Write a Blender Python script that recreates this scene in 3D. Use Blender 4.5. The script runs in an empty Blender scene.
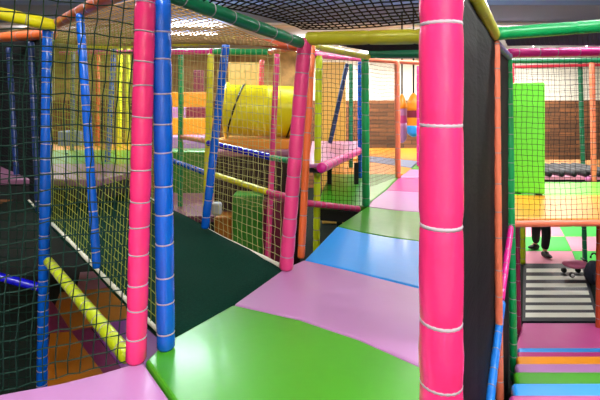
import bpy, bmesh, math, random
from mathutils import Vector, Matrix
random.seed(7)
SC = bpy.context.scene
COL = SC.collection

# ------------------------------------------------------------------ camera
FPX, CX, HY, CAMZ = 420.0, 300.0, 115.0, 1.0
cam_d = bpy.data.cameras.new('camera'); cam = bpy.data.objects.new('camera', cam_d); COL.objects.link(cam)
cam_d.sensor_width = 36.0; cam_d.lens = 36.0 * FPX / 600.0
cam_d.shift_y = -(200.0 - HY) / 600.0
cam_d.clip_start = 0.05
cam.location = (0, 0, CAMZ); cam.rotation_euler = (math.pi / 2, 0, 0)
SC.camera = cam

# ------------------------------------------------------------------ world, exposure
w = bpy.data.worlds.new('world'); SC.world = w; w.use_nodes = True
w.node_tree.nodes['Background'].inputs[0].default_value = (0.9, 0.95, 1.0, 1)
w.node_tree.nodes['Background'].inputs[1].default_value = 0.6
SC.view_settings.view_transform = 'Standard'; SC.view_settings.look = 'None'
SC.view_settings.gamma = 1.0; SC.view_settings.use_curve_mapping = False
SC.view_settings.exposure = 0.12

def area(name, loc, sx, sy, power, col=(1, 1, 1)):
    d = bpy.data.lights.new(name, 'AREA'); d.shape = 'RECTANGLE'; d.size = sx; d.size_y = sy
    d.energy = power; d.color = col
    o = bpy.data.objects.new(name, d); COL.objects.link(o); o.location = loc
    return o
CEIL = 3.3
# hall fluorescents, with unseen fill added behind the viewer and far right: (x, y, length along x, length along y, power)
LIGHTS = [(-1.2, 0.3, 1.8, .30, 75), (0.8, -1.6, 2.2, .40, 150), (-3.6, 3.2, 1.6, .30, 48), (2.6, 1.2, 1.6, .30, 60),
          (3.9, 3.6, 1.8, .30, 90), (3.4, 6.4, 2.4, .30, 110), (-1.85, 6.8, 1.3, .60, 120), (1.9, 6.6, .6, .30, 25),
          (-6.3, 10.6, 1.5, .30, 75), (0.6, 12.6, 1.5, .30, 100), (4.5, 10.6, 2.6, .30, 150), (7.8, 12.6, 2.0, .30, 160), (2.6, 13.0, 1.5, .3, 110), (-2.7, 10.0, 1.5, .3, 90)]
LCOL = {6: (.72, 1.0, 1.0), 1: (1, .95, .92)}
for i, (x, y, sx, sy, p) in enumerate(LIGHTS):
    area('tube_light', (x, y, CEIL - .42), sx, sy, p, LCOL.get(i, (1.0, .97, .93)))
    u = area('tube_light_up', (x, y, CEIL - .26), sx, sy, p * .45, (1.0, .97, .93)); u.rotation_euler[0] = math.pi

# ------------------------------------------------------------------ helpers
def lin(c):
    return tuple((v / 255 / 12.92) if v / 255 <= .04045 else ((v / 255 + .055) / 1.055) ** 2.4 for v in c)

def P(x, y, Y):
    return Vector(((x - CX) / FPX * Y, Y, CAMZ - (y - HY) / FPX * Y))

def G(x, y, z=0.0):
    Y = FPX * (CAMZ - z) / (y - HY)
    return Vector(((x - CX) / FPX * Y, Y, z))

_m = {}
def mat(name, rgb, rough=.35, bump=0.0, bscale=20.0, var=0.0, spec=.5, metal=0.0, emit=None, estr=0.0, stretch=None, coat=0.0):
    if name in _m: return _m[name]
    m = bpy.data.materials.new(name); m.use_nodes = True
    nt = m.node_tree; b = nt.nodes['Principled BSDF']
    c = lin(rgb)
    b.inputs['Base Color'].default_value = (*c, 1)
    b.inputs['Roughness'].default_value = rough
    b.inputs['Specular IOR Level'].default_value = spec
    b.inputs['Metallic'].default_value = metal
    b.inputs['Coat Weight'].default_value = coat
    b.inputs['Coat Roughness'].default_value = .12
    tc = nt.nodes.new('ShaderNodeTexCoord')
    src = tc.outputs['Object']
    if stretch:
        mp = nt.nodes.new('ShaderNodeMapping'); mp.inputs['Scale'].default_value = stretch
        nt.links.new(src, mp.inputs[0]); src = mp.outputs[0]
    if var > 0:
        n = nt.nodes.new('ShaderNodeTexNoise'); n.inputs['Scale'].default_value = bscale * .35; n.inputs['Detail'].default_value = 4
        nt.links.new(src, n.inputs['Vector'])
        r = nt.nodes.new('ShaderNodeValToRGB')
        r.color_ramp.elements[0].position = .3; r.color_ramp.elements[1].position = .7
        r.color_ramp.elements[0].color = (*[v * (1 - var) for v in c], 1)
        r.color_ramp.elements[1].color = (*[min(1, v * (1 + var * .6)) for v in c], 1)
        nt.links.new(n.outputs['Fac'], r.inputs['Fac']); nt.links.new(r.outputs['Color'], b.inputs['Base Color'])
    if bump > 0:
        n2 = nt.nodes.new('ShaderNodeTexNoise'); n2.inputs['Scale'].default_value = bscale; n2.inputs['Detail'].default_value = 3
        nt.links.new(src, n2.inputs['Vector'])
        bp = nt.nodes.new('ShaderNodeBump'); bp.inputs['Strength'].default_value = bump; bp.inputs['Distance'].default_value = .02
        nt.links.new(n2.outputs['Fac'], bp.inputs['Height']); nt.links.new(bp.outputs['Normal'], b.inputs['Normal'])
    if emit:
        b.inputs['Emission Color'].default_value = (*lin(emit), 1); b.inputs['Emission Strength'].default_value = estr
    _m[name] = m
    return m

def vinyl(name, rgb, rough=.32):
    return mat('vinyl_' + name, rgb, rough, bump=.18, bscale=14, coat=.25)
V = {k: vinyl(k, c, r) for k, c, r in [
    ('hotpink', (238, 48, 118), .25), ('pink', (228, 62, 128), .3), ('blue', (4, 92, 205), .22), ('navy', (8, 45, 105), .35),
    ('deepblue', (20, 20, 215), .2), ('yellow', (232, 225, 10), .35), ('lime', (205, 225, 20), .35), ('mustard', (185, 180, 25), .45),
    ('green', (10, 165, 90), .35), ('darkgreen', (8, 115, 75), .4), ('orange', (238, 110, 50), .4), ('salmon', (240, 125, 90), .4),
    ('rust', (190, 70, 30), .45), ('red', (205, 50, 70), .4), ('magenta', (235, 30, 150), .35), ('wine', (150, 35, 80), .4),
    ('mauve', (205, 110, 170), .4), ('grass', (95, 200, 45), .4), ('violet', (120, 120, 205), .4), ('skyblue', (30, 130, 235), .3)]}
def pad(name, rgb, rough=.33):
    return mat('mat_' + name, rgb, rough, bump=.12, bscale=5, coat=.15)
M = {k: pad(k, c) for k, c in {
    'green': (64, 152, 20), 'lilac': (184, 128, 184), 'blue': (38, 158, 250), 'magenta': (200, 75, 150), 'orange': (238, 150, 30),
    'greyblue': (110, 130, 165), 'mauve': (160, 95, 130), 'yellow': (240, 205, 10), 'wine': (120, 25, 60), 'pinktile': (245, 165, 190),
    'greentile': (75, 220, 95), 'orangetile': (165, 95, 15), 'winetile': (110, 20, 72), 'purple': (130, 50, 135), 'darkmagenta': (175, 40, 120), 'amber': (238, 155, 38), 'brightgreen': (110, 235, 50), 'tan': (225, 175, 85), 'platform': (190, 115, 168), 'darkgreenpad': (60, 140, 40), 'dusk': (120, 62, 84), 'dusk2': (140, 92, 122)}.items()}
M_ROPE = mat('rope_white', (225, 222, 205), .8, bump=.5, bscale=120)
M_TIE = mat('cable_tie_grey', (165, 152, 162), .5)
M_CARPET = mat('carpet_green', (12, 56, 44), .95, bump=.4, bscale=260, var=.25, spec=.1)
M_DARKWOOD = mat('deck_black', (22, 24, 24), .8)
M_BLACKPAD = mat('padding_black', (11, 13, 19), .7, bump=.2, bscale=9, stretch=(1, 1, 5), spec=.2)
def twine(n, rgb): return mat('twine_' + n, rgb, .75, spec=.2)
T_DARK = twine('dark', (14, 50, 40)); T_BLACK = twine('black', (14, 18, 22)); T_YEL = twine('yellow', (196, 190, 95)); T_PALE = twine('pale', (200, 195, 130))
T_TAN = twine('tan', (196, 160, 110)); T_BRN = twine('brown', (90, 70, 50)); T_PUR = twine('purple', (70, 65, 95)); T_OLIVE = twine('olive', (150, 160, 60))

def finish(name, bm, m, parent=None, smooth=True):
    me = bpy.data.meshes.new(name); bm.to_mesh(me); bm.free()
    if smooth:
        for p in me.polygons: p.use_smooth = True
    for mm in (m if isinstance(m, (list, tuple)) else [m]): me.materials.append(mm)
    o = bpy.data.objects.new(name, me); COL.objects.link(o)
    if parent: o.parent = parent
    return o

def tag(o, label=None, cat=None, group=None, kind=None):
    if label: o['label'] = label
    if cat: o['category'] = cat
    if group: o['group'] = group
    if kind: o['kind'] = kind
    return o

def empty(name, loc, label, cat, group=None):
    o = bpy.data.objects.new(name, None); COL.objects.link(o); o.location = loc; o.empty_display_size = .1
    return tag(o, label, cat, group)

def box(bm, c, s, rot=None):
    r = bmesh.ops.create_cube(bm, size=1.0)
    mt = Matrix.Translation(Vector(c)) @ (rot if rot else Matrix.Identity(4)) @ Matrix.Diagonal((*s, 1))
    bmesh.ops.transform(bm, matrix=mt, verts=r['verts'])
    return r['verts']

def bevelled(o, wd=.012, seg=2):
    md = o.modifiers.new('bevel', 'BEVEL'); md.width = wd; md.segments = seg; md.limit_method = 'ANGLE'; md.angle_limit = math.radians(40)
    return o

def tube(bm, pts, r, seg=3, cap=False, rad=None):
    """a bent tube through pts"""
    n = len(pts); prev = None
    rings = []
    for i, p in enumerate(pts):
        d = (pts[min(i + 1, n - 1)] - pts[max(i - 1, 0)])
        if d.length < 1e-9: d = Vector((0, 0, 1))
        d.normalize()
        up = Vector((0, 0, 1)) if abs(d.z) < .9 else Vector((1, 0, 0))
        a = d.cross(up).normalized(); b = d.cross(a).normalized()
        rr = rad[i] if rad else r
        rings.append([bm.verts.new(p + a * (math.cos(2 * math.pi * k / seg) * rr) + b * (math.sin(2 * math.pi * k / seg) * rr)) for k in range(seg)])
    for i in range(n - 1):
        for k in range(seg):
            k2 = (k + 1) % seg
            bm.faces.new((rings[i][k], rings[i][k2], rings[i + 1][k2], rings[i + 1][k]))
    if cap:
        bm.faces.new(rings[0][::-1]); bm.faces.new(rings[-1])

def prism(poly, z0, z1):
    bm = bmesh.new()
    bot = [bm.verts.new((p[0], p[1], z0)) for p in poly]; top = [bm.verts.new((p[0], p[1], z1)) for p in poly]
    bm.faces.new(top); bm.faces.new(bot[::-1])
    n = len(poly)
    for i in range(n):
        bm.faces.new((bot[i], bot[(i + 1) % n], top[(i + 1) % n], top[i]))
    bmesh.ops.recalc_face_normals(bm, faces=bm.faces)
    return bm

_tie = {}
def tie_mesh(r, wd=1.25):
    key = (round(r, 4), wd)
    if key not in _tie:
        bm = bmesh.new()
        R, t, N, K = r * 1.0, max(.0026, r * .06), 20, 5
        vs = [[bm.verts.new(((R + t * math.cos(2 * math.pi * k / K)) * math.cos(2 * math.pi * i / N),
                             (R + t * math.cos(2 * math.pi * k / K)) * math.sin(2 * math.pi * i / N),
                             t * wd * math.sin(2 * math.pi * k / K))) for k in range(K)] for i in range(N)]
        for i in range(N):
            for k in range(K):
                bm.faces.new((vs[i][k], vs[(i + 1) % N][k], vs[(i + 1) % N][(k + 1) % K], vs[i][(k + 1) % K]))
        me = bpy.data.meshes.new('cable_tie'); bm.to_mesh(me); bm.free()
        for p in me.polygons: p.use_smooth = True
        me.materials.append(M_TIE); _tie[key] = me
    return _tie[key]

def padded(name, A, B, r, m, label, cat, spacing=.17, group=None, ties=True, offs=.09, tie_at=None, seg=16, sag=0.0, tw=1.25, pinch=.90):
    """padded tube: foam sleeve in vinyl, pinched where cable ties hold it; A is the base"""
    A, B = Vector(A), Vector(B); L = (B - A).length; d = (B - A).normalized()
    root = empty(name, A, label, cat, group)
    ts = tie_at if tie_at else [offs + i * spacing + spacing * .07 * math.sin(i * 2.3) for i in range(int((L - offs) / spacing) + 1)]
    ts = [t for t in ts if .02 < t < L - .02]
    stops = {0.0: .82, .012: 1.0, L - .012: 1.0, L: .82}
    for t in ts:
        for dt, f in ((-.035, 1.0), (-.012, .975), (0, pinch), (.012, .975), (.035, 1.0)):
            if .012 < t + dt < L - .012: stops[t + dt] = f
    ks = sorted(stops)
    full = []
    for i, k in enumerate(ks):
        full.append(k)
        if i + 1 < len(ks) and ks[i + 1] - k > .06: full.append((k + ks[i + 1]) / 2)
    rnd = random.Random(int(L * 1e4) + int(abs(A.x) * 1e3))
    def off(s):
        return Vector((0, 0, -sag * math.sin(math.pi * s / L)))
    pts = [d * s + off(s) for s in full]
    rad = [r * (stops.get(s, 1.015)) * rnd.uniform(.985, 1.015) for s in full]
    bm = bmesh.new(); tube(bm, pts, r, seg, True, rad)
    bmesh.ops.recalc_face_normals(bm, faces=bm.faces)
    finish('foam_sleeve', bm, m, root)
    if ties:
        me = tie_mesh(r * .93, tw)
        q = d.to_track_quat('Z', 'Y')
        for t in ts:
            o = bpy.data.objects.new('cable_tie', me); COL.objects.link(o); o.parent = root
            o.location = d * t + off(t)
            e = q @ Matrix.Rotation(rnd.uniform(-.1, .1), 3, 'X').to_quaternion()
            o.rotation_mode = 'QUATERNION'; o.rotation_quaternion = e
    return root

def net(label, A, B, C, D, cu, cv, r, m, wav=.006, bulge=0.0, rope=None, rope_r=.012, rope_sag=0.0, name='safety_net', group=None, rope_sides=('b',)):
    """knotted net over the quad A B C D (A-B the lower edge, D-C the upper)"""
    A, B, C, D = map(Vector, (A, B, C, D))
    nu = max(2, int(((B - A).length + (C - D).length) / 2 / cu)); nv = max(2, int(((D - A).length + (C - B).length) / 2 / cv))
    nrm = (B - A).cross(D - A).normalized()
    rnd = random.Random(hash(label) % 9999 if False else sum(map(ord, label)))
    p1, p2, p3 = rnd.uniform(0, 6), rnd.uniform(0, 6), rnd.uniform(0, 6)
    U, W = (B - A).normalized(), (D - A).normalized()
    def pt(u, v):
        a = A.lerp(B, u); b = D.lerp(C, u); p = a.lerp(b, v)
        e = math.sin(math.pi * u) * math.sin(math.pi * v)
        p = p + nrm * (bulge * e + wav * math.sin(5 * u + 4 * v + p1))
        p = p + U * (wav * math.sin(9 * v + 3 * u + p2)) * min(1, 8 * u, 8 * (1 - u)) + W * (wav * 1.3 * math.sin(8 * u + p3) * min(1, 6 * v, 6 * (1 - v)))
        p.z -= rope_sag * math.sin(math.pi * u) * (1 - v) 
        return p
    grid = [[pt(i / nu, j / nv) + U * rnd.uniform(-.1, .1) * cu + W * rnd.uniform(-.08, .08) * cv for j in range(nv + 1)] for i in range(nu + 1)]
    root = None
    bm = bmesh.new()
    o0 = A.copy()
    for i in range(nu + 1): tube(bm, [grid[i][j] - o0 for j in range(nv + 1)], r)
    for j in range(nv + 1): tube(bm, [grid[i][j] - o0 for i in range(nu + 1)], r)
    if rope:
        root = empty(name, A, label, 'net', group)
        finish('mesh', bm, m, root)['label'] = label.split(' net')[0] + ' net twine'
        N = 28
        for s in rope_sides:
            b2 = bmesh.new()
            if s == 'b': pl = [pt(i / N, 0) - o0 for i in range(N + 1)]
            elif s == 't': pl = [pt(i / N, 1) - o0 for i in range(N + 1)]
            elif s == 'l': pl = [pt(0, i / N) - o0 for i in range(N + 1)]
            else: pl = [pt(1, i / N) - o0 for i in range(N + 1)]
            tube(b2, pl, rope_r, 8, True, [rope_r * rnd.uniform(.85, 1.15) for _ in pl])
            finish('edge_rope', b2, rope, root)
        return root
    o = finish(name, bm, m); o.location = A
    return tag(o, label, 'net', group)

def floor_mat(label, poly, z, m, th=.06, name='floor_mat', cat='mat', group=None, bev=.014):
    pts = [Vector(p[:2]) for p in poly]
    c = sum(pts, Vector((0, 0))) / len(pts)
    pts = [p - (p - c).normalized() * .004 for p in pts]
    bm = prism([p - c for p in pts], -th, 0)
    o = finish(name, bm, m, smooth=False); o.location = (c.x, c.y, z)
    bevelled(o, bev, 3)
    return tag(o, label, cat, group)

def struct(o): o['kind'] = 'structure'; return o
def sbox(name, lo, hi, m):
    bm = bmesh.new(); lo, hi = Vector(lo), Vector(hi)
    box(bm, (lo + hi) / 2, hi - lo)
    return struct(finish(name, bm, m, smooth=False))

# ------------------------------------------------------------------ room shell
GZ = -1.5
M_FLOOR = mat('rubber_floor', (16, 30, 26), .8, bump=.2, bscale=40, var=.3, spec=.2)
M_CEIL = mat('ceiling_grey', (215, 220, 230), .85, var=.08, bscale=3)
M_PLASTER = mat('plaster_cream', (236, 228, 210), .9, var=.08, bscale=2)

def brick_wall_material():
    m = bpy.data.materials.new('wall_planks'); m.use_nodes = True; nt = m.node_tree; b = nt.nodes['Principled BSDF']
    tc = nt.nodes.new('ShaderNodeTexCoord'); sp = nt.nodes.new('ShaderNodeSeparateXYZ'); cb = nt.nodes.new('ShaderNodeCombineXYZ')
    nt.links.new(tc.outputs['Object'], sp.inputs[0])
    ad = nt.nodes.new('ShaderNodeMath'); ad.operation = 'ADD'; nt.links.new(sp.outputs['X'], ad.inputs[0]); nt.links.new(sp.outputs['Y'], ad.inputs[1])
    nt.links.new(ad.outputs[0], cb.inputs['X']); nt.links.new(sp.outputs['Z'], cb.inputs['Y'])
    br = nt.nodes.new('ShaderNodeTexBrick'); br.inputs['Scale'].default_value = 1.6
    br.inputs['Brick Width'].default_value = .9; br.inputs['Row Height'].default_value = .22; br.inputs['Mortar Size'].default_value = .02
    br.inputs['Color1'].default_value = (*lin((150, 95, 55)), 1); br.inputs['Color2'].default_value = (*lin((105, 68, 42)), 1)
    br.inputs['Mortar'].default_value = (*lin((60, 42, 30)), 1)
    nt.links.new(cb.outputs[0], br.inputs['Vector']); nt.links.new(br.outputs['Color'], b.inputs['Base Color'])
    b.inputs['Roughness'].default_value = .8
    return m
M_PLANK = brick_wall_material()
RX0, RX1, RY0, RY1 = -8.5, 12.5, -3.0, 14.5
sbox('floor', (RX0, RY0, GZ - .1), (RX1, RY1, GZ), M_FLOOR)
sbox('ceiling', (RX0, RY0, CEIL), (RX1, RY1, CEIL + .1), M_CEIL)
M_TANW = mat('plaster_tan', (178, 142, 88), .9, var=.5, bscale=9)
sbox('wall_back', (RX0, RY1, GZ), (RX1, RY1 + .1, CEIL), M_PLASTER)
sbox('wall_left', (RX0 - .1, RY0, GZ), (RX0, RY1, CEIL), M_TANW)
sbox('trim_4', (RX0 + .07, RY1 - .05, 1.5), (.3, RY1 - .001, CEIL - .01), M_TANW)
sbox('wall_right', (RX1, RY0, GZ), (RX1 + .1, RY1, CEIL), M_PLASTER)
sbox('wall_front', (RX0, RY0 - .1, GZ), (RX1, RY0, CEIL), M_PLASTER)
sbox('trim_1', (RX0 + .03, RY1 - .06, GZ), (RX1 - .03, RY1 - .001, 1.5), M_PLANK)
sbox('trim_2', (RX0 + .001, RY0 + .1, GZ), (RX0 + .06, RY1 - .07, 1.5), M_PLANK)
M_DUCT = mat('duct_blue_grey', (125, 148, 205), .95, bump=.3, bscale=4)
sbox('ceiling_beam', (-7.5, 8.4, CEIL - .10), (8.0, 10.0, CEIL - .001), M_DUCT)
M_WBEAM = mat('white_paint', (240, 240, 245), .6)
sbox('trim_3', (-7.5, 10.01, CEIL - .16), (8.0, 10.25, CEIL - .001), M_WBEAM)
M_TUBE = mat('lamp_glow', (255, 252, 245), .5, emit=(255, 250, 240), estr=9.0)
for i, (x, y, sx, sy, p) in enumerate(LIGHTS):
    pos = ['above the left of the near deck', 'added unseen as fill behind the viewer over the near deck', 'over the left side of the green ramp', 'over the long padded walkway',
           'over the colourful padded stairs', 'over the black rollers', 'above the tan roof net', 'over the far end of the walkway',
           'in the far left corner of the hall', 'near the back wall above the punch bags', 'beyond the blue ceiling band on the right', 'added in the far right corner to brighten the back wall', 'near the middle of the back wall', 'near the back wall behind the yellow tunnel'][i]
    t = empty('ceiling_light', (x, y, CEIL), 'white fluorescent ceiling light ' + pos, 'light', 'fluorescent ceiling lights')
    bm = bmesh.new(); box(bm, (0, 0, -.32), (sx + .06, .10, .05)); bevelled(finish('housing', bm, M_WBEAM, t, False), .01)
    for k in (-1, 1):
        bm = bmesh.new(); tube(bm, [Vector((k * sx * .4, 0, -.30)), Vector((k * sx * .4, 0, 0))], .006, 6, True); finish('hanger', bm, M_WBEAM, t)
    for k in (-1, 1):
        bm = bmesh.new(); tube(bm, [Vector((-sx / 2 + .03, k * .045, -.37)), Vector((sx / 2 - .03, k * .045, -.37))], .022, 10, True)
        finish('tube', bm, M_TUBE, t)

t = empty('added_deck_fill', (4.9, 8.3, -.06), 'unseen fill light added under the orange platform on the right', 'light')  # added fill with its own housing, hidden below the platform to brighten the tiles
bm = bmesh.new(); box(bm, (0, 0, -.02), (.9, .12, .03)); finish('housing', bm, M_WBEAM, t, False)
bm = bmesh.new(); tube(bm, [Vector((-.42, 0, -.05)), Vector((.42, 0, -.05))], .018, 10, True); finish('tube', bm, M_TUBE, t)
area('deck_fill_area', (4.9, 8.3, -.14), .85, .1, 26, (1, .98, .95))
# ------------------------------------------------------------------ main deck: mats
def deck(poly, z, th=.12, name='platform_deck'):
    o = finish(name, prism([p[:2] for p in poly], z - .065 - th, z - .065), M_DARKWOOD, smooth=False)
    return struct(o)
g = lambda x, y, z=0: G(x, y, z)
a0, a1 = Vector((-.64, 1.715, 0)), Vector((-.45, 1.475, 0))
green_w = g(233, 304)
def edge(Y): return Vector((.372 * Y, Y, 0))
lb = [g(233, 304), g(300, 319), g(360, 339), g(421, 366), edge(1.50)]
bb = [g(304, 259.5), g(345, 269), g(385, 279), g(421, 288), edge(2.33)]
gb = [g(337, 226), g(362, 232), g(390, 237), g(421, 241), edge(3.22)]
l2 = [g(367, 206.5), g(395, 210), g(421, 212), edge(4.22)]
floor_mat('lilac padded floor mat in the bottom left corner at the foot of the pink post', [a0, a1, (-.12, 1.02), (-.02, .55), (-1.5, .55), (-1.62, 1.3), g(0, 393), g(60, 382), g(105, 371)], 0, M['lilac'])
floor_mat('large glossy green padded mat nearest the viewer beside the dark ramp', [a0 + Vector((.005, 0, 0)), (-.60, 1.85), lb[0]] + lb[1:] + [edge(.6), (-.02, .55), (-.12, 1.02), a1], 0, M['green'])
floor_mat('wide lilac padded mat between the near green mat and the blue mat', lb + bb[::-1] + [g(284, 268)], 0, M['lilac'])
floor_mat('bright blue padded mat across the walkway', bb + gb[::-1], 0, M['blue'])
floor_mat('green padded mat just beyond the blue mat', gb + l2[::-1], 0, M['green'])
floor_mat('small lilac mat beyond the second green mat right of the green post', l2[:4] + [edge(5.4), g(421, 192), g(386, 190), g(372, 200)], 0, M['lilac'])
floor_mat('magenta mat at the foot of the orange post', [g(386, 190), g(421, 192), edge(5.4), edge(6.5), g(421, 178), g(398, 178)], 0, M['magenta'])
floor_mat('green mat behind the black net left of the orange post', [g(367, 206), g(372, 200), g(386, 190), g(398, 178), g(399, 174), g(330, 174), g(322, 190), g(318, 204)], 0, M['green'])
floor_mat('orange mat strip behind the green netted mat', [g(330, 174), g(406, 174), g(412, 168), g(365, 161), g(335, 162)], 0, M['orange'])
floor_mat('pale pink mat behind the magenta mat', [g(399, 177), g(421, 177), edge(6.6), edge(7.5), g(410, 169)], 0, M['lilac'])
floor_mat('small green mat at the foot of the magenta post', [g(411, 168.5), edge(7.7), edge(8.8), g(417, 163)], 0, M['green'])
floor_mat('grey blue mat strip before the punch bags', [g(365, 160.5), g(411, 167.5), g(418, 161), g(370, 156)], 0, M['greyblue'])
floor_mat('far orange mat at the end of the walkway under the punch bags', [g(340, 159), g(366, 158.5), g(371, 155.5), g(419, 160.5), g(424, 148), g(345, 148)], 0, M['orange'])
deck([(-1.62, 1.28), (-1.5, .55), edge(.6), edge(1.5), edge(2.3), edge(3.2), edge(4.2), edge(5.4), edge(7.5), g(417, 163), g(330, 163), g(325, 185), g(320, 204), g(366, 207), g(337, 227), g(304, 260), g(284, 269), lb[0], (-.60, 1.84), a0, g(105, 371), g(60, 382)], 0)
deck([g(340, 159), g(417, 163), g(424, 148), g(345, 148)], -.02)
# deck posts down to the floor
for k, (x, y) in enumerate([(-.5, .8), (.12, .8), (-.2, 2.2), (.6, 2.8), (.55, 3.9), (1.4, 5.0), (1.6, 7.0), (.6, 6.4)]):
    struct(finish('pillar', prism([(x - .04, y - .04), (x + .04, y - .04), (x + .04, y + .04), (x - .04, y + .04)], GZ, -.18), M_DARKWOOD, smooth=False))

# ------------------------------------------------------------------ dark green ramp
RD = Vector((-.988, 1.0, .14)); RA = Vector((-.575, 1.86, -.012)); RB = Vector((-.10, 2.76, -.012))
def ramp_pt(s, t): return RA.lerp(RB, s) + RD * t
bm = bmesh.new()
NS, NT = 12, 36
gr = [[bm.verts.new(ramp_pt(i / NS, 3.3 * j / NT) + Vector((0, 0, -.035 * math.sin(math.pi * i / NS) + .006 * math.sin(j * .9 + i)))) for j in range(NT + 1)] for i in range(NS + 1)]
for i in range(NS):
    for j in range(NT): bm.faces.new((gr[i][j], gr[i + 1][j], gr[i + 1][j + 1], gr[i][j + 1]))
o = finish('carpeted_ramp', bm, M_CARPET)
sd = o.modifiers.new('thick', 'SOLIDIFY'); sd.thickness = .03; sd.offset = -1
tag(o, 'dark green carpeted ramp sloping up between two rope edged nets', 'ramp')

# ------------------------------------------------------------------ posts
def post(top, bot, r, m, label, **k):
    return padded('padded_post', P(*bot), P(*top), r, m, label, 'post', **k)
z2y = lambda z, Y: HY + FPX * (CAMZ - z) / Y
padded('padded_post', (.302, .9, GZ), (.302, .9, 1.62), .0455, V['hotpink'], 'thick hot pink padded post closest to the viewer', 'post',
       tie_at=[.3, .62, .93, 1.055 + .0, 1.26 + .785 - 1.5 + .785 + .0 + .0, ] and [CAMZ - (y - HY) / FPX * .9 - GZ for y in (650, 560, 470, 382, 320, 225, 125, 25, -60)], seg=36, tw=2.2, pinch=.95)
padded('padded_post', P(136, 361, 1.705), P(146, -22, 1.68), .0405, V['hotpink'], 'hot pink padded post beside the thick blue post', 'post', spacing=.112, offs=.10, seg=28)
padded('padded_post', P(166, 348, 1.80), P(161, -16, 1.72), .0385, V['blue'], 'thick glossy blue padded post at the near corner of the green ramp', 'post', spacing=.128, offs=.07, seg=28)
post((48, 24, 3.2), (41, 442, 3.2), .038, V['blue'], 'blue padded post behind the dark net at the yellow diagonal tube', spacing=.115)
post((80, 14, 2.45), (97, 268, 2.38), .024, V['blue'], 'thin leaning blue post on the left rope edge of the ramp', spacing=.12)
post((31, 42, 3.5), (39, 212, 3.4), .026, V['navy'], 'navy post just left of the netted blue post')
post((9, 48, 4.1), (18, 190, 3.95), .027, V['navy'], 'faint navy post nearest the left edge of the photo')
post((114, 45, 5.2), (107, 172, 5.0), .032, V['blue'], 'distant blue post seen through nets left of the pink post')
post((73, 52, 6.6), (72, 158, 6.6), .032, V['navy'], 'distant navy post between the two netted blue posts')
post((181, 54, 6.0), (180, 290, 6.0), .038, V['green'], 'green post right of the thick blue post beyond the ramp')
post((211, 54, 4.7), (202, 338, 4.7), .037, V['yellow'], 'yellow post beside the leaning blue post')
post((226, 43, 3.38), (205, 228, 3.38), .033, V['blue'], 'leaning blue post standing on the white rope of the ramp', spacing=.13)
post((277, 54, 3.9), (262, 386, 3.9), .027, V['pink'], 'slender pink post between the yellow tunnel and the leaning pink post', spacing=.1)
post((262, 60, 7.2), (255, 261, 7.2), .04, V['red'], 'dim red post behind the netting under the yellow tunnel')
post((305, 38, 2.62), (286, 269, 2.72), .0455, V['pink'], 'leaning dark pink post where the ramp meets the lilac mat', spacing=.13, seg=24)
post((312, 46, 3.15), (301, 258, 3.0), .027, V['orange'], 'thin orange post right behind the leaning pink post', spacing=.2)
post((319, 56, 4.4), (315, 352, 4.4), .036, V['lime'], 'yellow lime post at the left edge of the black net box', spacing=.12)
post((347, 64, 6.1), (330, 143, 5.9), .032, V['navy'], 'leaning navy brace post on the small lilac platform')
post((360, 62, 6.6), (360, 178, 6.6), .038, V['blue'], 'blue post just behind the green walkway post')
post((365, 56, 4.62), (366, 206, 4.62), .043, V['green'], 'green padded post at the left edge of the walkway', spacing=.15)
post((351, 64, 8.0), (351, 246, 8.0), .04, V['darkgreen'], 'dim dark green post behind the lilac platform')
post((397, 61, 6.7), (398, 178, 6.7), .044, V['salmon'], 'salmon orange post at the magenta mat on the walkway', spacing=.2)
post((419, 66, 8.2), (419, 166, 8.2), .045, V['magenta'], 'magenta post beside the punch bags')
post((496, 41, 3.0), (500, 424, 2.95), .026, V['salmon'], 'slim orange post at the far edge of the black wall padding', spacing=.2)
post((508.5, 54, 3.92), (514, 381, 3.95), .033, V['green'], 'green post at the corner of the netted right hand box', spacing=.14)
post((517, 226, 4.75), (519, 342, 4.75), .026, V['wine'], 'wine red post under the orange platform on the right', spacing=.2)
post((523, 226, 7.0), (523, 264, 7.0), .04, V['lime'], 'short yellow post at the left edge of the pink and green tiles')
post((584, 226, 7.0), (585, 265, 7.0), .035, V['darkgreen'], 'dark green post among the pink and green tiles')
post((599, 226, 4.75), (598, 342, 4.75), .026, V['rust'], 'rust orange post at the right edge under the orange platform')
post((580, 63, 8.3), (583, 166, 8.3), .042, V['darkgreen'], 'green post behind the black rollers')
post((592, 61, 6.4), (594, 182, 6.4), .038, V['salmon'], 'salmon post at the right edge of the green netted mat')
post((512, 63, 6.9), (513, 176, 6.9), .035, V['red'], 'red post hidden behind the bright green panel')

# ------------------------------------------------------------------ top beams
def beam(A, B, r, m, label, cat='beam', name='padded_beam', **k):
    return padded(name, P(*A), P(*B), r, m, label, cat, **k)
beam((-60, 0, 2.75), (56, 26, 3.18), .046, V['yellow'], 'yellow padded beam in the top left corner', spacing=.2)
beam((-40, 40, 4.3), (53, 34, 3.3), .042, V['orange'], 'orange padded beam below the yellow one at the top left', spacing=.3)
beam((58, 23, 3.2), (128, -12, 1.78), .036, V['rust'], 'rust orange beam above the left net running towards the viewer', spacing=.25)
beam((166, -7, 1.76), (301, 43, 2.6), .034, V['darkgreen'], 'long green beam holding the black roof net', spacing=.16, seg=24)
beam((307, 38.5, 2.62), (456, 36, 2.2), .042, V['mustard'], 'dull yellow beam under the black roof net right of the pink post', spacing=.3, ties=False)
beam((299, 47, 2.75), (238, 40, 3.4), .03, V['rust'], 'orange beam of the ramp roof beside the leaning pink post', spacing=.2)
beam((238, 40, 3.4), (86, 47, 5.4), .034, V['yellow'], 'yellow beam of the ramp roof above the leaning blue post', spacing=.14)
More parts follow.
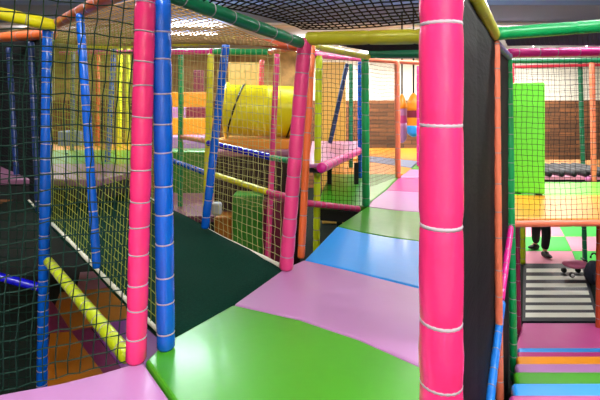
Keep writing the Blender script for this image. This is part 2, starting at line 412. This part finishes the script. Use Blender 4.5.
beam((213, 51.5, 5.0), (60, 53, 8.2), .036, V['magenta'], 'pink beam behind the ramp meeting the green beam', spacing=.25)
beam((270, 52, 4.9), (213, 51.5, 5.0), .036, V['green'], 'short green beam behind the leaning blue post', spacing=.2, ties=False)
beam((302, 46, 4.2), (270, 52, 4.9), .036, V['salmon'], 'short salmon beam next to the short green beam', spacing=.12)
beam((495, 34, 2.95), (680, 20, 2.95), .046, V['green'], 'thick green beam across the top right corner', spacing=.45, ties=False)
beam((472, -8, 2.05), (495, 36, 2.98), .04, V['mustard'], 'yellow beam on top of the black wall padding', spacing=.3, ties=False)
beam((496, 44, 3.02), (509, 57, 3.86), .03, V['violet'], 'short violet beam between the slim orange and green posts', spacing=.2)
beam((508, 53, 4.0), (680, 50, 4.0), .044, V['magenta'], 'magenta beam over the netted box on the right', spacing=.19)
beam((512, 61, 5.6), (640, 60, 5.6), .03, V['darkgreen'], 'dark green beam just below the magenta beam', spacing=.3, ties=False)
beam((512, 67, 8.2), (640, 64, 8.2), .03, V['red'], 'thin red beam against the pale back wall', spacing=.3, ties=False)
beam((512, 224, 4.0), (680, 222, 4.0), .031, V['salmon'], 'salmon rail along the front of the orange platform', 'rail', 'padded_rail', spacing=.25, ties=False)
beam((312, 45, 3.3), (368, 57, 4.62), .034, V['mustard'], 'yellow green beam running back to the green walkway post', spacing=.3)
beam((312, 54, 4.4), (362, 59, 6.5), .042, V['magenta'], 'pink beam above the black net box', spacing=.3)
beam((368, 54, 4.65), (470, 54, 4.5), .05, V['darkgreen'], 'dark green beam over the walkway behind the yellow beam', spacing=.4, ties=False)
beam((366, 60, 6.7), (440, 64, 6.7), .032, V['salmon'], 'thin orange beam on top of the salmon walkway post', spacing=.4, ties=False)

# ------------------------------------------------------------------ rails and braces
def rail(A, B, r, m, label, **k): return beam(A, B, r, m, label, 'rail', 'padded_rail', **k)
rail((208, 143, 4.62), (271, 157, 3.9), .034, V['deepblue'], 'deep blue lumpy rail behind the ramp net', spacing=.09, ties=False)
rail((271, 157.5, 3.9), (297, 162, 3.5), .027, V['green'], 'green rail joined to the deep blue rail', spacing=.08)
rail((212, 174, 4.62), (268, 192, 3.88), .031, V['yellow'], 'yellow rail below the deep blue rail', spacing=.13)
rail((268, 192, 3.88), (296, 199, 3.6), .03, V['pink'], 'short pink rail joined to the yellow rail', spacing=.1)
rail((306, 203, 4.2), (359, 209, 4.6), .033, V['pink'], 'pink rail at the foot of the black net box', spacing=.08)
rail((171, 160, 5.6), (206, 173, 4.75), .032, V['blue'], 'blue rail between the green and yellow posts', spacing=.16)
rail((181, 137, 6.0), (207, 141, 4.75), .03, V['salmon'], 'pale salmon rail beyond the green post', spacing=.16)
rail((-45, 265, 3.05), (42, 288, 3.2), .03, V['deepblue'], 'shiny deep blue rail at the left edge of the photo', spacing=.25)
padded('padded_rail', P(128, 357, 1.76), P(48, 261, 3.12), .032, V['lime'], 'yellow diagonal tube running down to the foot of the pink post', 'rail', spacing=.12)
padded('padded_brace', P(501, 300, 3.2), P(511, 227, 3.8), .026, V['magenta'], 'magenta brace below the green corner post', 'brace', spacing=.14)
padded('padded_brace', P(487, 424, 2.45), P(502, 302, 3.12), .026, V['skyblue'], 'bright blue brace across the foot of the black padding', 'brace', spacing=.13)

# ------------------------------------------------------------------ black wall padding
A, MM, B = Vector((.66, 1.78, 0)), Vector((1.447, 3.1, 0)), Vector((1.92, 3.88, 0))
bm = bmesh.new(); N, K = 60, 60
rows = []
for i in range(N + 1):
    u = i / N; q = A.lerp(MM, u / .62) if u < .62 else MM.lerp(B, (u - .62) / .38)
    d = (B - A).normalized(); nrm = Vector((d.y, -d.x, 0)); s_ = (q - A).length; rows.append([])
    for j in range(K + 1):
        z = GZ + (1.56 - GZ) * j / K
        p = q + nrm * (.006 * abs(math.sin(s_ * math.pi / .6)) ** .4 + .002 * math.sin(z * 34 + s_ * 2)); p.z = z; rows[-1].append(bm.verts.new(p - A))
for i in range(N):
    for j in range(K): bm.faces.new((rows[i][j], rows[i + 1][j], rows[i + 1][j + 1], rows[i][j + 1]))
rows_right = True
o = finish('wall_padding', bm, M_BLACKPAD); o.location = A
sd = o.modifiers.new('thick', 'SOLIDIFY'); sd.thickness = .05; sd.offset = -1 if rows_right else 1
tag(o, 'tall black quilted wall padding right of the nearest pink post', 'padding')

# ------------------------------------------------------------------ nets
def onleft(t, z0=None): 
    p = RA + RD * t
    return p
net('dark green near net hanging left of the pink post over the lilac mat', (-1.62, 1.31, .0), (-.69, 1.70, .0), (-.615, 1.69, 1.48), (-1.62, 1.31, 1.50), .042, .058, .0029, T_DARK, bulge=.05, wav=.008)
topL = lambda t: Vector((RA.x + RD.x * t, RA.y + RD.y * t, 1.44 + .13 * t))
topR = lambda t: Vector((RB.x + RD.x * t, RB.y + RD.y * t, 1.43 + .19 * t))
net('yellow green net rising from the left rope of the ramp', RA + RD * .02 + Vector((0, 0, .01)), RA + RD * 1.33, topL(1.33), topL(.02), .05, .05, .0022, T_OLIVE, bulge=.03, rope=M_ROPE, rope_r=.011)
net('black close meshed net on the far left beyond the blue post', RA + RD * 1.40 + Vector((0, 0, .01)), RA + RD * 3.2, topL(3.2), topL(1.40), .03, .03, .0072, T_BLACK, rope=M_ROPE, rope_r=.012)
net('black net hanging below the left side of the ramp', (-1.95, 3.19, -1.45), (-3.4, 3.05, -1.45), (-3.4, 3.05, 1.7), (-1.95, 3.19, 1.5), .06, .07, .0035, T_DARK, wav=.01)
net('pale yellow net tied to the white rope right of the ramp', RB + RD * .03 + Vector((0, 0, .01)), RB + RD * 1.5, topR(1.5), topR(.03), .06, .058, .002, T_PALE, bulge=.0, rope=M_ROPE, rope_r=.014, rope_sag=.03, wav=.008)
net('yellow net along the far part of the ramp right side', RB + RD * 1.5, RB + RD * 3.2, topR(3.2), topR(1.5), .055, .055, .003, T_YEL, rope=M_ROPE, rope_r=.014)
net('fine net over the yellow tunnel between the yellow and pink posts', P(213, 200, 4.75), P(276, 210, 3.95), P(279, 56, 3.95), P(213, 56, 4.75), .08, .07, .0013, T_YEL)
net('fine net between the green and yellow posts', P(182, 205, 5.95), P(207, 205, 4.8), P(211, 56, 4.8), P(182, 56, 5.95), .08, .07, .0016, T_TAN)
net('black square net between the lime and green posts', P(319, 204, 4.45), P(364, 206, 4.62), P(364, 60, 4.62), P(319, 60, 4.45), .045, .05, .0024, T_BLACK)
net('brown net between the green post and the salmon walkway post', P(367, 188, 5.0), P(396, 177, 6.65), P(396, 65, 6.65), P(367, 60, 4.95), .06, .05, .0026, T_BRN)
net('dark square net on the front of the right hand box', P(512, 221, 4.02), P(625, 220, 4.02), P(625, 57, 4.02), P(510, 58, 4.02), .05, .052, .0022, T_BLACK)
net('brown net behind the black rollers', P(514, 164, 8.35), P(640, 164, 8.35), P(640, 68, 8.35), P(514, 68, 8.35), .09, .08, .0026, T_BRN)
net('black roof net over the near deck', (-.56, 1.74, 1.52), (.02, 2.60, 1.53), (.86, 2.17, 1.50), (.28, .86, 1.58), .048, .048, .0045, T_BLACK, bulge=-.03, wav=.012)
net('black roof net above the left of the near deck', (-1.7, 1.2, 1.52), (-.62, 1.66, 1.50), (.26, .88, 1.56), (-.6, .2, 1.6), .045, .045, .0055, T_BLACK, wav=.01)
net('tan roof net over the green ramp', topL(.1) + Vector((0, 0, .10)), topL(3.2) + Vector((0, 0, .1)), topR(3.2) + Vector((0, 0, .03)), topR(.05) + Vector((0, 0, .03)), .045, .045, .0045, T_TAN, bulge=.10)
net('purple grey roof net of the right hand box', P(500, 28, 3.0), P(690, 24, 3.0), P(690, 44, 4.0), P(508, 46, 4.0), .04, .04, .005, T_PUR)
net('dark roof net over the walkway beyond the yellow beam', P(314, 42, 2.72), P(456, 36, 2.3), P(466, 50, 4.5), P(368, 50, 4.6), .05, .05, .004, T_BLACK)

# ------------------------------------------------------------------ right hand box: platform, panel, rollers
floor_mat('orange padded platform at the front of the right hand box', [P(513, 220, 4.06), g(514, 195), g(625, 195), P(625, 220, 4.06)], 0, M['amber'], th=.05)
floor_mat('light green padded platform behind the orange one', [g(513.5, 195), g(514, 182), g(598, 182), g(625, 182), g(625, 195)], 0, M['brightgreen'], th=.05)
floor_mat('far orange strip behind the black rollers', [g(513, 166), g(600, 166), g(600, 159.5), g(513, 159.5)], 0, M['orange'], th=.05)
deck([g(513.5, 219), g(514, 167.5), g(625, 167.5), g(625, 219)], .01, .012)
sl = G(545, 181, 0)
t = empty('roller_bed', (3.9, 7.2, 0), 'row of black rollers behind the light green platform', 'rollers')
M_RUB = mat('rubber_black', (12, 15, 18), .5)
for k in range(7):
    x = 3.95 + k * .195
    bm = bmesh.new(); tube(bm, [Vector((x - 3.9, y - 7.2, .065)) for y in (6.62, 6.64, 6.9, 7.3, 7.7, 7.88, 7.9)], .055, 14, True, [.03, .045, .048, .048, .048, .045, .03])
    finish('roller', bm, M_RUB, t)
bm = bmesh.new(); box(bm, (.64, .05, .0), (1.4, 1.2, .05)); finish('bed', bm, M['pinktile'], t, False)
t = padded('padded_rail', P(583, 170, 7.6), P(589, 180, 6.5), .045, V['mauve'], 'mauve side rail at the end of the black rollers', 'rail', ties=False)
# bright green upright panel
A, B = P(512, 195, 5.35), P(545, 195, 5.2); A.z = B.z = 0
d = (B - A); L = d.length; ang = math.atan2(d.y, d.x)
t = empty('padded_screen', (A + B) / 2, 'tall bright green padded panel standing inside the right hand box', 'panel'); t.rotation_euler[2] = ang
bm = bmesh.new(); box(bm, (0, .05, .71), (L, .10, 1.40)); bevelled(finish('cushion', bm, M['brightgreen'], t, False), .03, 4)
bm = bmesh.new()
for k in (-1, 1): box(bm, (k * L * .32, .05, .008), (.07, .12, .012))
finish('foot', bm, M_DARKWOOD, t, False)

# ------------------------------------------------------------------ under the right hand platform: tiles, striped mat, stairs
z = GZ + .02
def gt(x, y): return G(x, y, z)
def tile(label, pts, m, grp): return floor_mat(label, [gt(*p) for p in pts], z, m, th=.02, name='foam_tile', cat='tile', group=grp, bev=.003)
TG = 'pink and green foam tiles'
tile('pale pink foam tile behind the walking legs', [(524, 236.5), (565, 236.5), (557, 222), (524, 222)], M['pinktile'], TG)
tile('bright green foam tile in the row behind on the right', [(565, 236.5), (612, 236.5), (598, 222), (557, 222)], M['greentile'], TG)
tile('bright green foam tile under the walking feet', [(523, 251), (572, 251), (565, 236.5), (524, 236.5)], M['greentile'], TG)
tile('pale pink foam tile beside the dark green post', [(572, 251), (626, 251), (612, 236.5), (565, 236.5)], M['pinktile'], TG)
tile('pale pink foam tile touching the striped mat', [(522, 264), (577, 264), (572, 251), (523, 251)], M['pinktile'], TG)
tile('green foam tile in the corner next to the ride on toy', [(577, 264), (640, 264), (626, 251), (572, 251)], M['greentile'], TG)

# striped crossing mat
M_STD = mat('stripe_navy', (14, 20, 38), .5); M_STW = mat('stripe_white', (225, 228, 215), .5)
bm = bmesh.new()
ys = [264.5, 268.5]
for k in range(7): ys += [269.2 + k * 7.45 + 3.6 + k * .12, 269.2 + (k + 1) * 7.45 + k * .12]
ys = [264.5]
for k in range(7): ys += [269.5 + k * 7.4, 273.3 + k * 7.55]
ys.append(322.5)
xl = lambda y: 523.5 - (y - 265) * .02; xr = lambda y: 584 + (y - 265) * .27
c0 = gt(555, 290)
for i in range(len(ys) - 1):
    y0, y1 = ys[i], ys[i + 1]
    q = [gt(xl(y0), y0), gt(xl(y0) + 3, y0), gt(xr(y0) - 3, y0), gt(xr(y0), y0)]
    q2 = [gt(xl(y1), y1), gt(xl(y1) + 3, y1), gt(xr(y1) - 3, y1), gt(xr(y1), y1)]
    for k in range(3):
        f = bm.faces.new([bm.verts.new(v - c0) for v in (q[k], q[k + 1], q2[k + 1], q2[k])])
        f.material_index = 1 if (i % 2 == 1 and k == 1) else 0
bmesh.ops.remove_doubles(bm, verts=bm.verts, dist=1e-4)
bmesh.ops.recalc_face_normals(bm, faces=bm.faces)
o = finish('striped_mat', bm, [M_STD, M_STW], smooth=False); o.location = c0 + Vector((0, 0, .006))
sd = o.modifiers.new('thick', 'SOLIDIFY'); sd.thickness = .02; sd.offset = 0
tag(o, 'navy and white striped crossing mat leading to the stairs', 'mat')

# landing pad and padded stairs coming up towards the viewer
def row(y, z, x0, x1=650): return [G(x0, y, z), G(x1, y, z)]
zl = -1.40
pts = [G(514, 351, zl), G(650, 351, zl), G(650, 322.5, zl), G(522, 322.5, zl)]
floor_mat('magenta padded landing between the striped mat and the stairs', pts, zl, M['magenta'], th=.10, name='landing_pad', bev=.02)
steps = [(-1.33, 348.5, 'blue', 'thin blue step'), (-1.24, 352.5, 'darkmagenta', 'dark magenta step'), (-1.15, 357, 'orange', 'orange step'),
         (-1.05, 364.5, 'lilac', 'lilac step'), (-.95, 373, 'green', 'bright green step'), (-.84, 384.5, 'blue', 'wide blue step'), (-.72, 396.5, 'magenta', 'magenta step at the very bottom edge')]
for i, (zz, y, mm, lb_) in enumerate(steps):
    a, b = G(518 - (y - 350) * .17, y, zz), G(660, y, zz)
    if i + 1 < len(steps):
        z2, y2 = steps[i + 1][0], steps[i + 1][1]; nearY = FPX * (CAMZ - z2) / (y2 - HY) + .03
    else: nearY = a.y - .35
    xn = a.x * nearY / a.y
    ln = ['just below the magenta landing', 'between the thin blue and the orange steps', 'above the lilac step', 'between the orange and the bright green steps',
          'between the lilac and the wide blue steps', 'nearly at the bottom of the photo', 'of the padded stairs']
    floor_mat(lb_ + ' of padded vinyl ' + ln[i], [a + Vector((0, .03, 0)), b + Vector((0, .03, 0)), (b.x, nearY), (xn + .02, nearY)], zz, M[mm], th=zz - GZ, name='padded_step', cat='step', group='padded stairs on the right', bev=.03)

# ride-on toy and bag on the striped mat
t = empty('ride_on_toy', G(575, 276, GZ + .03), 'small pink ride on toy with dark wheels on the striped mat', 'toy')
M_TP = mat('toy_pink', (235, 125, 170), .45)
bm = bmesh.new(); bmesh.ops.create_uvsphere(bm, u_segments=20, v_segments=12, radius=1)
for v in bm.verts: v.co = Vector((v.co.x * .19, v.co.y * .11, .17 + v.co.z * (.075 if v.co.z > 0 else .05) + .03 * max(0, abs(v.co.x) - .4)))
finish('body', bm, M_TP, t)
bm = bmesh.new(); tube(bm, [Vector((.13, 0, .2)), Vector((.14, 0, .24)), Vector((.14, 0, .25))], .014, 8, True); tube(bm, [Vector((.14, -.07, .25)), Vector((.14, .07, .25))], .013, 8, True)
finish('handle', bm, M_RUB, t)
for sx in (-.11, .11):
    for sy in (-1, 1):
        bm = bmesh.new(); tube(bm, [Vector((sx, sy * .08, .055)), Vector((sx, sy * .085, .055)), Vector((sx, sy * .11, .055)), Vector((sx, sy * .115, .055))], .05, 16, True, [.03, .04, .04, .03])
        wl = finish('wheel', bm, M_RUB, t)
        bm = bmesh.new(); tube(bm, [Vector((sx, sy * .1, .055)), Vector((sx, sy * .12, .055))], .025, 12, True); finish('hub', bm, M_WBEAM, wl)
M_BAG = mat('bag_navy', (16, 22, 44), .8, bump=.4, bscale=20)
t = empty('backpack', G(594, 284, GZ + .03), 'dark navy backpack standing beside the ride on toy', 'bag')
bm = bmesh.new(); bmesh.ops.create_uvsphere(bm, u_segments=20, v_segments=14, radius=1)
for v in bm.verts:
    f = 1 - .25 * max(0, v.co.z)
    v.co = Vector((math.copysign(abs(v.co.x) ** .6, v.co.x) * .11 * f, math.copysign(abs(v.co.y) ** .6, v.co.y) * .10 * f, .17 + v.co.z * .17))
finish('body', bm, M_BAG, t)
bm = bmesh.new(); bmesh.ops.create_uvsphere(bm, u_segments=14, v_segments=10, radius=1)
for v in bm.verts: v.co = Vector((v.co.x * .09, -.10 + v.co.y * .04, .13 + v.co.z * .09))
finish('pocket', bm, M_BAG, t)
bm = bmesh.new(); tube(bm, [Vector((math.cos(a) * .05, 0, .38 + math.sin(a) * .07)) for a in [math.pi * k / 8 for k in range(9)]], .012, 8, True)
finish('handle', bm, M_RUB, t)

# ------------------------------------------------------------------ walking person (legs seen below the platform)
M_TROU = mat('trousers_black', (20, 22, 28), .8, bump=.3, bscale=40); M_SKIN = mat('skin', (205, 150, 120), .5); M_SHIRT = mat('shirt_dark', (35, 40, 60), .8)
M_HAIR = mat('hair_dark', (25, 18, 14), .6); M_SHOE = mat('shoe_black', (12, 12, 14), .5)
def skin_mesh(name, verts, edges, rads, m, parent, root=0, sub=2):
    me = bpy.data.meshes.new(name); me.from_pydata(verts, edges, []); o = bpy.data.objects.new(name, me); COL.objects.link(o)
    o.modifiers.new('skin', 'SKIN')
    if not me.skin_vertices: me.skin_vertices.new()
    for i, r in enumerate(rads):
        me.skin_vertices[0].data[i].radius = (r, r) if not isinstance(r, tuple) else r
        me.skin_vertices[0].data[i].use_root = (i == root)
    sb = o.modifiers.new('sub', 'SUBSURF'); sb.levels = sub; sb.render_levels = sub
    o.modifiers['skin'].use_smooth_shade = True
    me.materials.append(m)
    if parent: o.parent = parent
    return o
pb = Vector((4.33, 7.55, 0))
pers = empty('person', (pb.x, pb.y, GZ + .02), 'person in black trousers and black shoes walking across the pink and green tiles', 'person')
H = 1.34
V_ = [(0, 0, .66), (0, 0, .80), (0, 0, .98), (0, 0, 1.06), (0, 0, 1.10),            # pelvis, waist, chest, base of neck, neck
      (-.07, .0, .62), (-.045, .08, .36), (.03, .22, .10), (.07, 0, .62), (.03, -.12, .36), (-.05, -.20, .08),   # legs
      (-.14, 0, 1.03), (-.18, .03, .84), (-.17, -.03, .66), (-.165, -.06, .60), (.14, 0, 1.03), (.18, -.03, .84), (.17, -.09, .67), (.165, -.12, .61),
      (-.05, .22, .05), (-.05, -.28, .04)]
E_ = [(0, 1), (1, 2), (2, 3), (3, 4), (0, 5), (5, 6), (6, 7), (0, 8), (8, 9), (9, 10), (2, 11), (11, 12), (12, 13), (13, 14), (2, 15), (15, 16), (16, 17), (17, 18), (7, 19), (10, 20)]
R_ = [(.12, .09), (.10, .08), (.12, .085), .05, .042, .075, .052, .036, .075, .052, .036, .045, .036, .026, .028, .045, .036, .026, .028, .028, .028]
skin_mesh('body', V_, E_, R_, M_SKIN, pers)
skin_mesh('trousers', [V_[0], (0, 0, .74), V_[5], V_[6], (.025, .21, .12), V_[8], V_[9], (-.048, -.195, .11)], [(0, 1), (0, 2), (2, 3), (3, 4), (0, 5), (5, 6), (6, 7)], [(.135, .105), (.12, .095), .10, .078, .066, .10, .078, .066], M_TROU, pers)
skin_mesh('shirt', [(0, 0, .72), V_[1], V_[2], (0, 0, 1.04), V_[11], V_[12], V_[15], V_[16]], [(0, 1), (1, 2), (2, 3), (2, 4), (4, 5), (2, 6), (6, 7)], [(.13, .10), (.12, .095), (.135, .10), .06, .058, .048, .058, .048], M_SHIRT, pers)
for s, (vx, vy, vz) in ((1, (.03, .22, .045)), (1, (-.05, -.21, .045))):
    bm = bmesh.new(); bmesh.ops.create_uvsphere(bm, u_segments=18, v_segments=12, radius=1)
    for v in bm.verts:
        yy = v.co.y
        v.co = Vector((v.co.x * .055, v.co.y * .125 - .045, max(-.04, v.co.z * (.065 if yy > -.1 else .035))))
    sh = finish('shoe', bm, M_SHOE, pers); sh.location = (vx, vy, vz); sh.rotation_euler[2] = -1.3 if vx > 0 else .1
bm = bmesh.new(); bmesh.ops.create_uvsphere(bm, u_segments=20, v_segments=16, radius=1)
for v in bm.verts:
    x, y, zz = v.co; v.co = Vector((x * .075 * (1 - .15 * max(0, -zz)), y * .09, zz * .115))
    if y < -.85 and -.25 < zz < .1 and abs(x) < .2: v.co.y -= .018
hd = finish('head', bm, M_SKIN, pers); hd.location = (0, -.01, 1.215)
bm = bmesh.new(); bmesh.ops.create_uvsphere(bm, u_segments=20, v_segments=14, radius=1)
for v in list(bm.verts):
    x, y, zz = v.co; v.co = Vector((x * .084, y * .097 + .012, zz * .115 + .014))
bmesh.ops.delete(bm, geom=[v for v in bm.verts if v.co.y < -.03 and v.co.z < .05], context='VERTS')
hh = finish('hair', bm, M_HAIR, hd)
for sx in (-1, 1):
    bm = bmesh.new(); bmesh.ops.create_uvsphere(bm, u_segments=8, v_segments=6, radius=.009); e = finish('eye', bm, M_HAIR, hd); e.location = (sx * .028, -.083, .005)
    for f in range(5):
        px = sx * .168
        bm = bmesh.new(); L = [.05, .06, .065, .06, .045][f]; y0 = (-.05 if sx < 0 else -.11) + (f - 2) * .012
        pts = [Vector((px, y0, .605)), Vector((px - sx * .004, y0 - .004, .605 - L * .5)), Vector((px - sx * .014, y0 - .006, .605 - L))]
        tube(bm, pts, .008, 8, True, [.008, .0075, .006]); finish('finger', bm, M_SKIN, pers)

# ------------------------------------------------------------------ left: tiles on the lower floor
def gl(x, y): return G(x, y, GZ + .02)
TG = 'orange and purple foam tiles'
def ltile(label, pts, m): floor_mat(label, [gl(*p) for p in pts], GZ + .02, M[m], th=.02, name='foam_tile', cat='tile', group=TG, bev=.003)
ltile('brown orange foam tile above the purple cross of tiles', [(55, 305), (71, 331), (92, 327), (130, 317), (118, 287), (60, 292)], 'orangetile')
ltile('large brown orange foam tile at the foot of the blue post', [(50, 333), (71, 331), (112, 384), (100, 420), (40, 420)], 'orangetile')
ltile('dark purple foam tile between the two brown orange tiles', [(71, 331), (90, 327), (128, 378), (112, 384)], 'winetile')
ltile('dark purple foam tile touching the blue post', [(42, 290), (55, 305), (71, 331), (50, 333), (36, 334)], 'winetile')
ltile('violet foam tile behind the yellow diagonal tube', [(112, 322), (134, 316), (165, 345), (165, 380), (128, 378), (92, 327)], 'purple')
ltile('violet grey foam tile under the left rope of the ramp', [(76, 291), (118, 286), (112, 270), (80, 272)], 'mauve')

# ------------------------------------------------------------------ far left platform beyond the ramp
def gp(x, y, z): return G(x, y, z)
floor_mat('pink lilac mat at the upper end of the ramp', [gp(-30, 178, .44), gp(98, 180, .44), gp(140, 170, .44), gp(140, 164, .44), gp(-30, 163, .44)], .44, M['dusk2'])
floor_mat('green mat on the upper platform beyond the ramp', [gp(-30, 163, .44), gp(140, 164, .44), gp(140, 150, .44), gp(-30, 150, .44)], .44, M['green'])
floor_mat('orange mat at the back of the upper platform', [gp(-30, 150, .44), gp(150, 150, .44), gp(150, 144, .44), gp(-30, 144, .44)], .44, M['orange'])
deck([gp(-30, 178, .44), gp(98, 180, .44), gp(140, 170, .44), gp(150, 144, .44), gp(-30, 144, .44)], .44)

def pblock(label, x0, x1, y0, y1, Y, dep, m, name='padded_block', cat='block', group=None):
    a, b = P(x0, y0, Y), P(x1, y1, Y)
    bm = bmesh.new(); box(bm, (0, dep / 2, 0), (b.x - a.x, dep, a.z - b.z))
    o = finish(name, bm, m, smooth=False); o.location = ((a.x + b.x) / 2, Y, (a.z + b.z) / 2)
    bevelled(o, .03, 3)
    return tag(o, label, cat, group)
G5 = 'padded climbing steps beyond the green post'
pblock('top orange padded block of the climbing steps', 168, 207, 92, z2y(GZ, 9.0), 9.0, .4, M['orange'], group=G5)
pblock('wine coloured padded block under the top orange block', 186, 206, 107, z2y(GZ, 8.7), 8.7, .28, M['wine'], group=G5)
pblock('lilac padded block beside the wine coloured one', 168, 186, 107, z2y(GZ, 8.7), 8.7, .28, M['lilac'], group=G5)
pblock('middle orange padded block of the climbing steps', 168, 210, 118, z2y(GZ, 8.2), 8.2, .48, M['orange'], group=G5)
pblock('lilac padded block near the foot of the climbing steps', 165, 212, 136, z2y(GZ, 7.6), 7.6, .58, M['lilac'], group=G5)
pblock('green padded block at the foot of the climbing steps', 160, 214, 151, z2y(GZ, 7.0), 7.0, .58, M['darkgreenpad'], group=G5)
pblock('dark wine red panel above the climbing steps', 193, 203, 70, 228, 9.3, .15, M['wine'], name='padded_screen', cat='panel')
pblock('tall tan padded panel left of the leaning navy brace', 322, 346, 62, 224, 9.6, .12, M['tan'], name='padded_screen', cat='panel')
pblock('tan padded panel between the green and pink posts above the tunnel', 228, 262, 62, 231, 9.0, .12, M['tan'], name='padded_screen', cat='panel')
pblock('orange padded ledge under the yellow tunnel', 214, 300, 139, 150, 5.9, 1.2, M['orange'], name='padded_ledge', cat='ledge')
pblock('lilac padded ledge below the orange one under the tunnel', 214, 300, 150, 157, 5.7, .19, M['mauve'], name='padded_ledge', cat='ledge')

pblock('grey blue padded block at the back of the upper platform', 57, 80, 131, 147, 7.6, .4, M['greyblue'])
post((120, 46, 7.2), (119, 149.5, 7.2), .045, V['yellow'], 'distant yellow post left of the near pink post', ties=False)
post((128, 46, 7.6), (127, 147.5, 7.6), .045, V['mustard'], 'distant dull yellow post half hidden by the near pink post', ties=False)
post((98, 50, 7.6), (97, 147.5, 7.6), .04, V['rust'], 'distant rust post between the leaning blue post and the far blue post', ties=False)
# lower deck seen through the pale net
def low(label, pts, z, m): floor_mat(label, [G(x, y, z) for x, y in pts], z, M[m], th=.08)
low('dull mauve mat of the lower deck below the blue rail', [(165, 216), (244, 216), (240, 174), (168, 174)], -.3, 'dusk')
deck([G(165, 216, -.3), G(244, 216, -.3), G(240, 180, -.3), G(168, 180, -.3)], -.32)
pblock('dark brown skirt board below the tunnel ledges', 214, 300, 157, z2y(GZ, 5.72), 5.72, .05, mat('board_brown', (58, 36, 34), .8, var=.4, bscale=12), name='skirt_board', cat='board')
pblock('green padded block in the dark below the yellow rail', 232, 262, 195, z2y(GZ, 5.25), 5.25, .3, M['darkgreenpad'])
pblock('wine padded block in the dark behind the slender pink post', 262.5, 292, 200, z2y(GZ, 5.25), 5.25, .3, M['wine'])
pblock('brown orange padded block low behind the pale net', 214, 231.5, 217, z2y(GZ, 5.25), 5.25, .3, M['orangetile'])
o = pblock('pale grey box hanging beside the leaning blue post', 211, 221, 203, 216, 4.9, .1, mat('box_grey', (170, 175, 180), .6), name='switch_box', cat='box')

bm = bmesh.new(); bmesh.ops.create_uvsphere(bm, u_segments=24, v_segments=16, radius=.13)
o = finish('play_ball', bm, M['orange']); o.location = G(223, 177, -.3) + Vector((0, 0, .13))
tag(o, 'orange play ball behind the net by the leaning blue post', 'ball')

# yellow tunnel
M_YT = mat('tunnel_yellow', (238, 225, 12), .3, bump=.05, bscale=5, coat=.3)
C0 = P(226, 110, 6.3); C1 = P(306, 112, 6.35); d = (C1 - C0); rT = .385
t = empty('crawl_tunnel', C0, 'large yellow plastic crawl tunnel with black straps', 'tunnel')
bm = bmesh.new()
def ringpts(rr, s):
    q = d.to_track_quat('X', 'Z')
    return [bm.verts.new(d * s + q @ Vector((0, rr * math.cos(2 * math.pi * k / 40), rr * math.sin(2 * math.pi * k / 40)))) for k in range(40)]
prof = [(rT + .03, 0), (rT + .03, .03), (rT, .05), (rT, .5), (rT - .006, .51), (rT, .52), (rT, .95), (rT + .03, .97), (rT + .03, 1.0), (rT - .02, 1.0), (rT - .02, 0)]
rs = [ringpts(*p) for p in prof]
for a, b in zip(rs, rs[1:] + rs[:1]):
    for k in range(40): bm.faces.new((a[k], a[(k + 1) % 40], b[(k + 1) % 40], b[k]))
finish('shell', bm, M_YT, t)
for s in (.13, .86):
    bm = bmesh.new(); q = d.to_track_quat('X', 'Z')
    pts = [d * (s + .10 * math.sin(2 * math.pi * k / 36)) + q @ Vector((0, (rT + .008) * math.cos(2 * math.pi * k / 36), (rT + .008) * math.sin(2 * math.pi * k / 36))) for k in range(37)]
    tube(bm, pts, .014, 6); finish('strap', bm, M_RUB, t)

# small lilac platform with pink edge
zz = .5
floor_mat('small lilac platform behind the lime post', [G(307, 164, zz), G(322, 165, zz), G(359, 149, zz), G(359, 141, zz), G(312, 141, zz)], zz, M['platform'], th=.04)
deck([G(307, 164, zz), G(322, 165, zz), G(359, 149, zz), G(359, 141, zz), G(312, 141, zz)], zz, .02)
a, b = G(321, 168, zz), G(359, 151, zz)
padded('padded_rail', a, b, .05, V['magenta'], 'thick pink edge rail of the small lilac platform', 'rail', spacing=.2)
for (x, y) in ((357, 150), (330, 150)):
    p = G(x, y, zz); struct(finish('pillar', prism([(p.x - .03, p.y + .05), (p.x + .03, p.y + .05), (p.x + .03, p.y + .11), (p.x - .03, p.y + .11)], GZ if y > 160 else 0, .31), M_DARKWOOD, smooth=False))

# punch bags
def punch_bag(px, ptop, pbot, Y, r, bands, label):
    top, bot = P(px, ptop, Y), P(px, pbot, Y); Lb = top.z - bot.z
    t = empty('punch_bag', bot, label, 'punch bag', 'padded punch bags hanging at the end of the walkway')
    z = 0
    for i, (f, m, nm) in enumerate(bands):
        h = f * Lb; bm = bmesh.new()
        n = 6; pts = [Vector((0, 0, z + h * k / n)) for k in range(n + 1)]
        def rr(zz):
            u = zz / Lb
            return r * min(1, (max(u, 0) / .10 + .05) ** .5 if u < .1 else 1, ((1 - u) / .22 + .04) ** .5 if u > .78 else 1)
        tube(bm, pts, r, 24, i in (0, len(bands) - 1), [max(.015, rr(p.z)) for p in pts]); o = finish(nm, bm, m, t); o['label'] = nm.replace('_', ' ')
        z += h
    bm = bmesh.new(); tube(bm, [Vector((0, 0, Lb)), Vector((0, 0, CEIL - (.10 if Y < 10 else 0) - bot.z))], .018, 8, True); finish('hanging_strap', bm, M_RUB, t)
punch_bag(402, 94, 143, 9.0, .10, [(.40, M['lilac'], 'lilac_band'), (.16, M['magenta'], 'magenta_band'), (.14, M['lilac'], 'lilac_band'), (.30, M['orange'], 'orange_top')], 'slim lilac and orange punch bag left of the wider one')
punch_bag(413.5, 93, 137, 8.6, .13, [(.26, M['blue'], 'blue_band'), (.18, M['orange'], 'orange_band'), (.16, M['wine'], 'wine_band'), (.40, M['orange'], 'orange_top')], 'wide orange punch bag with a blue bottom band')
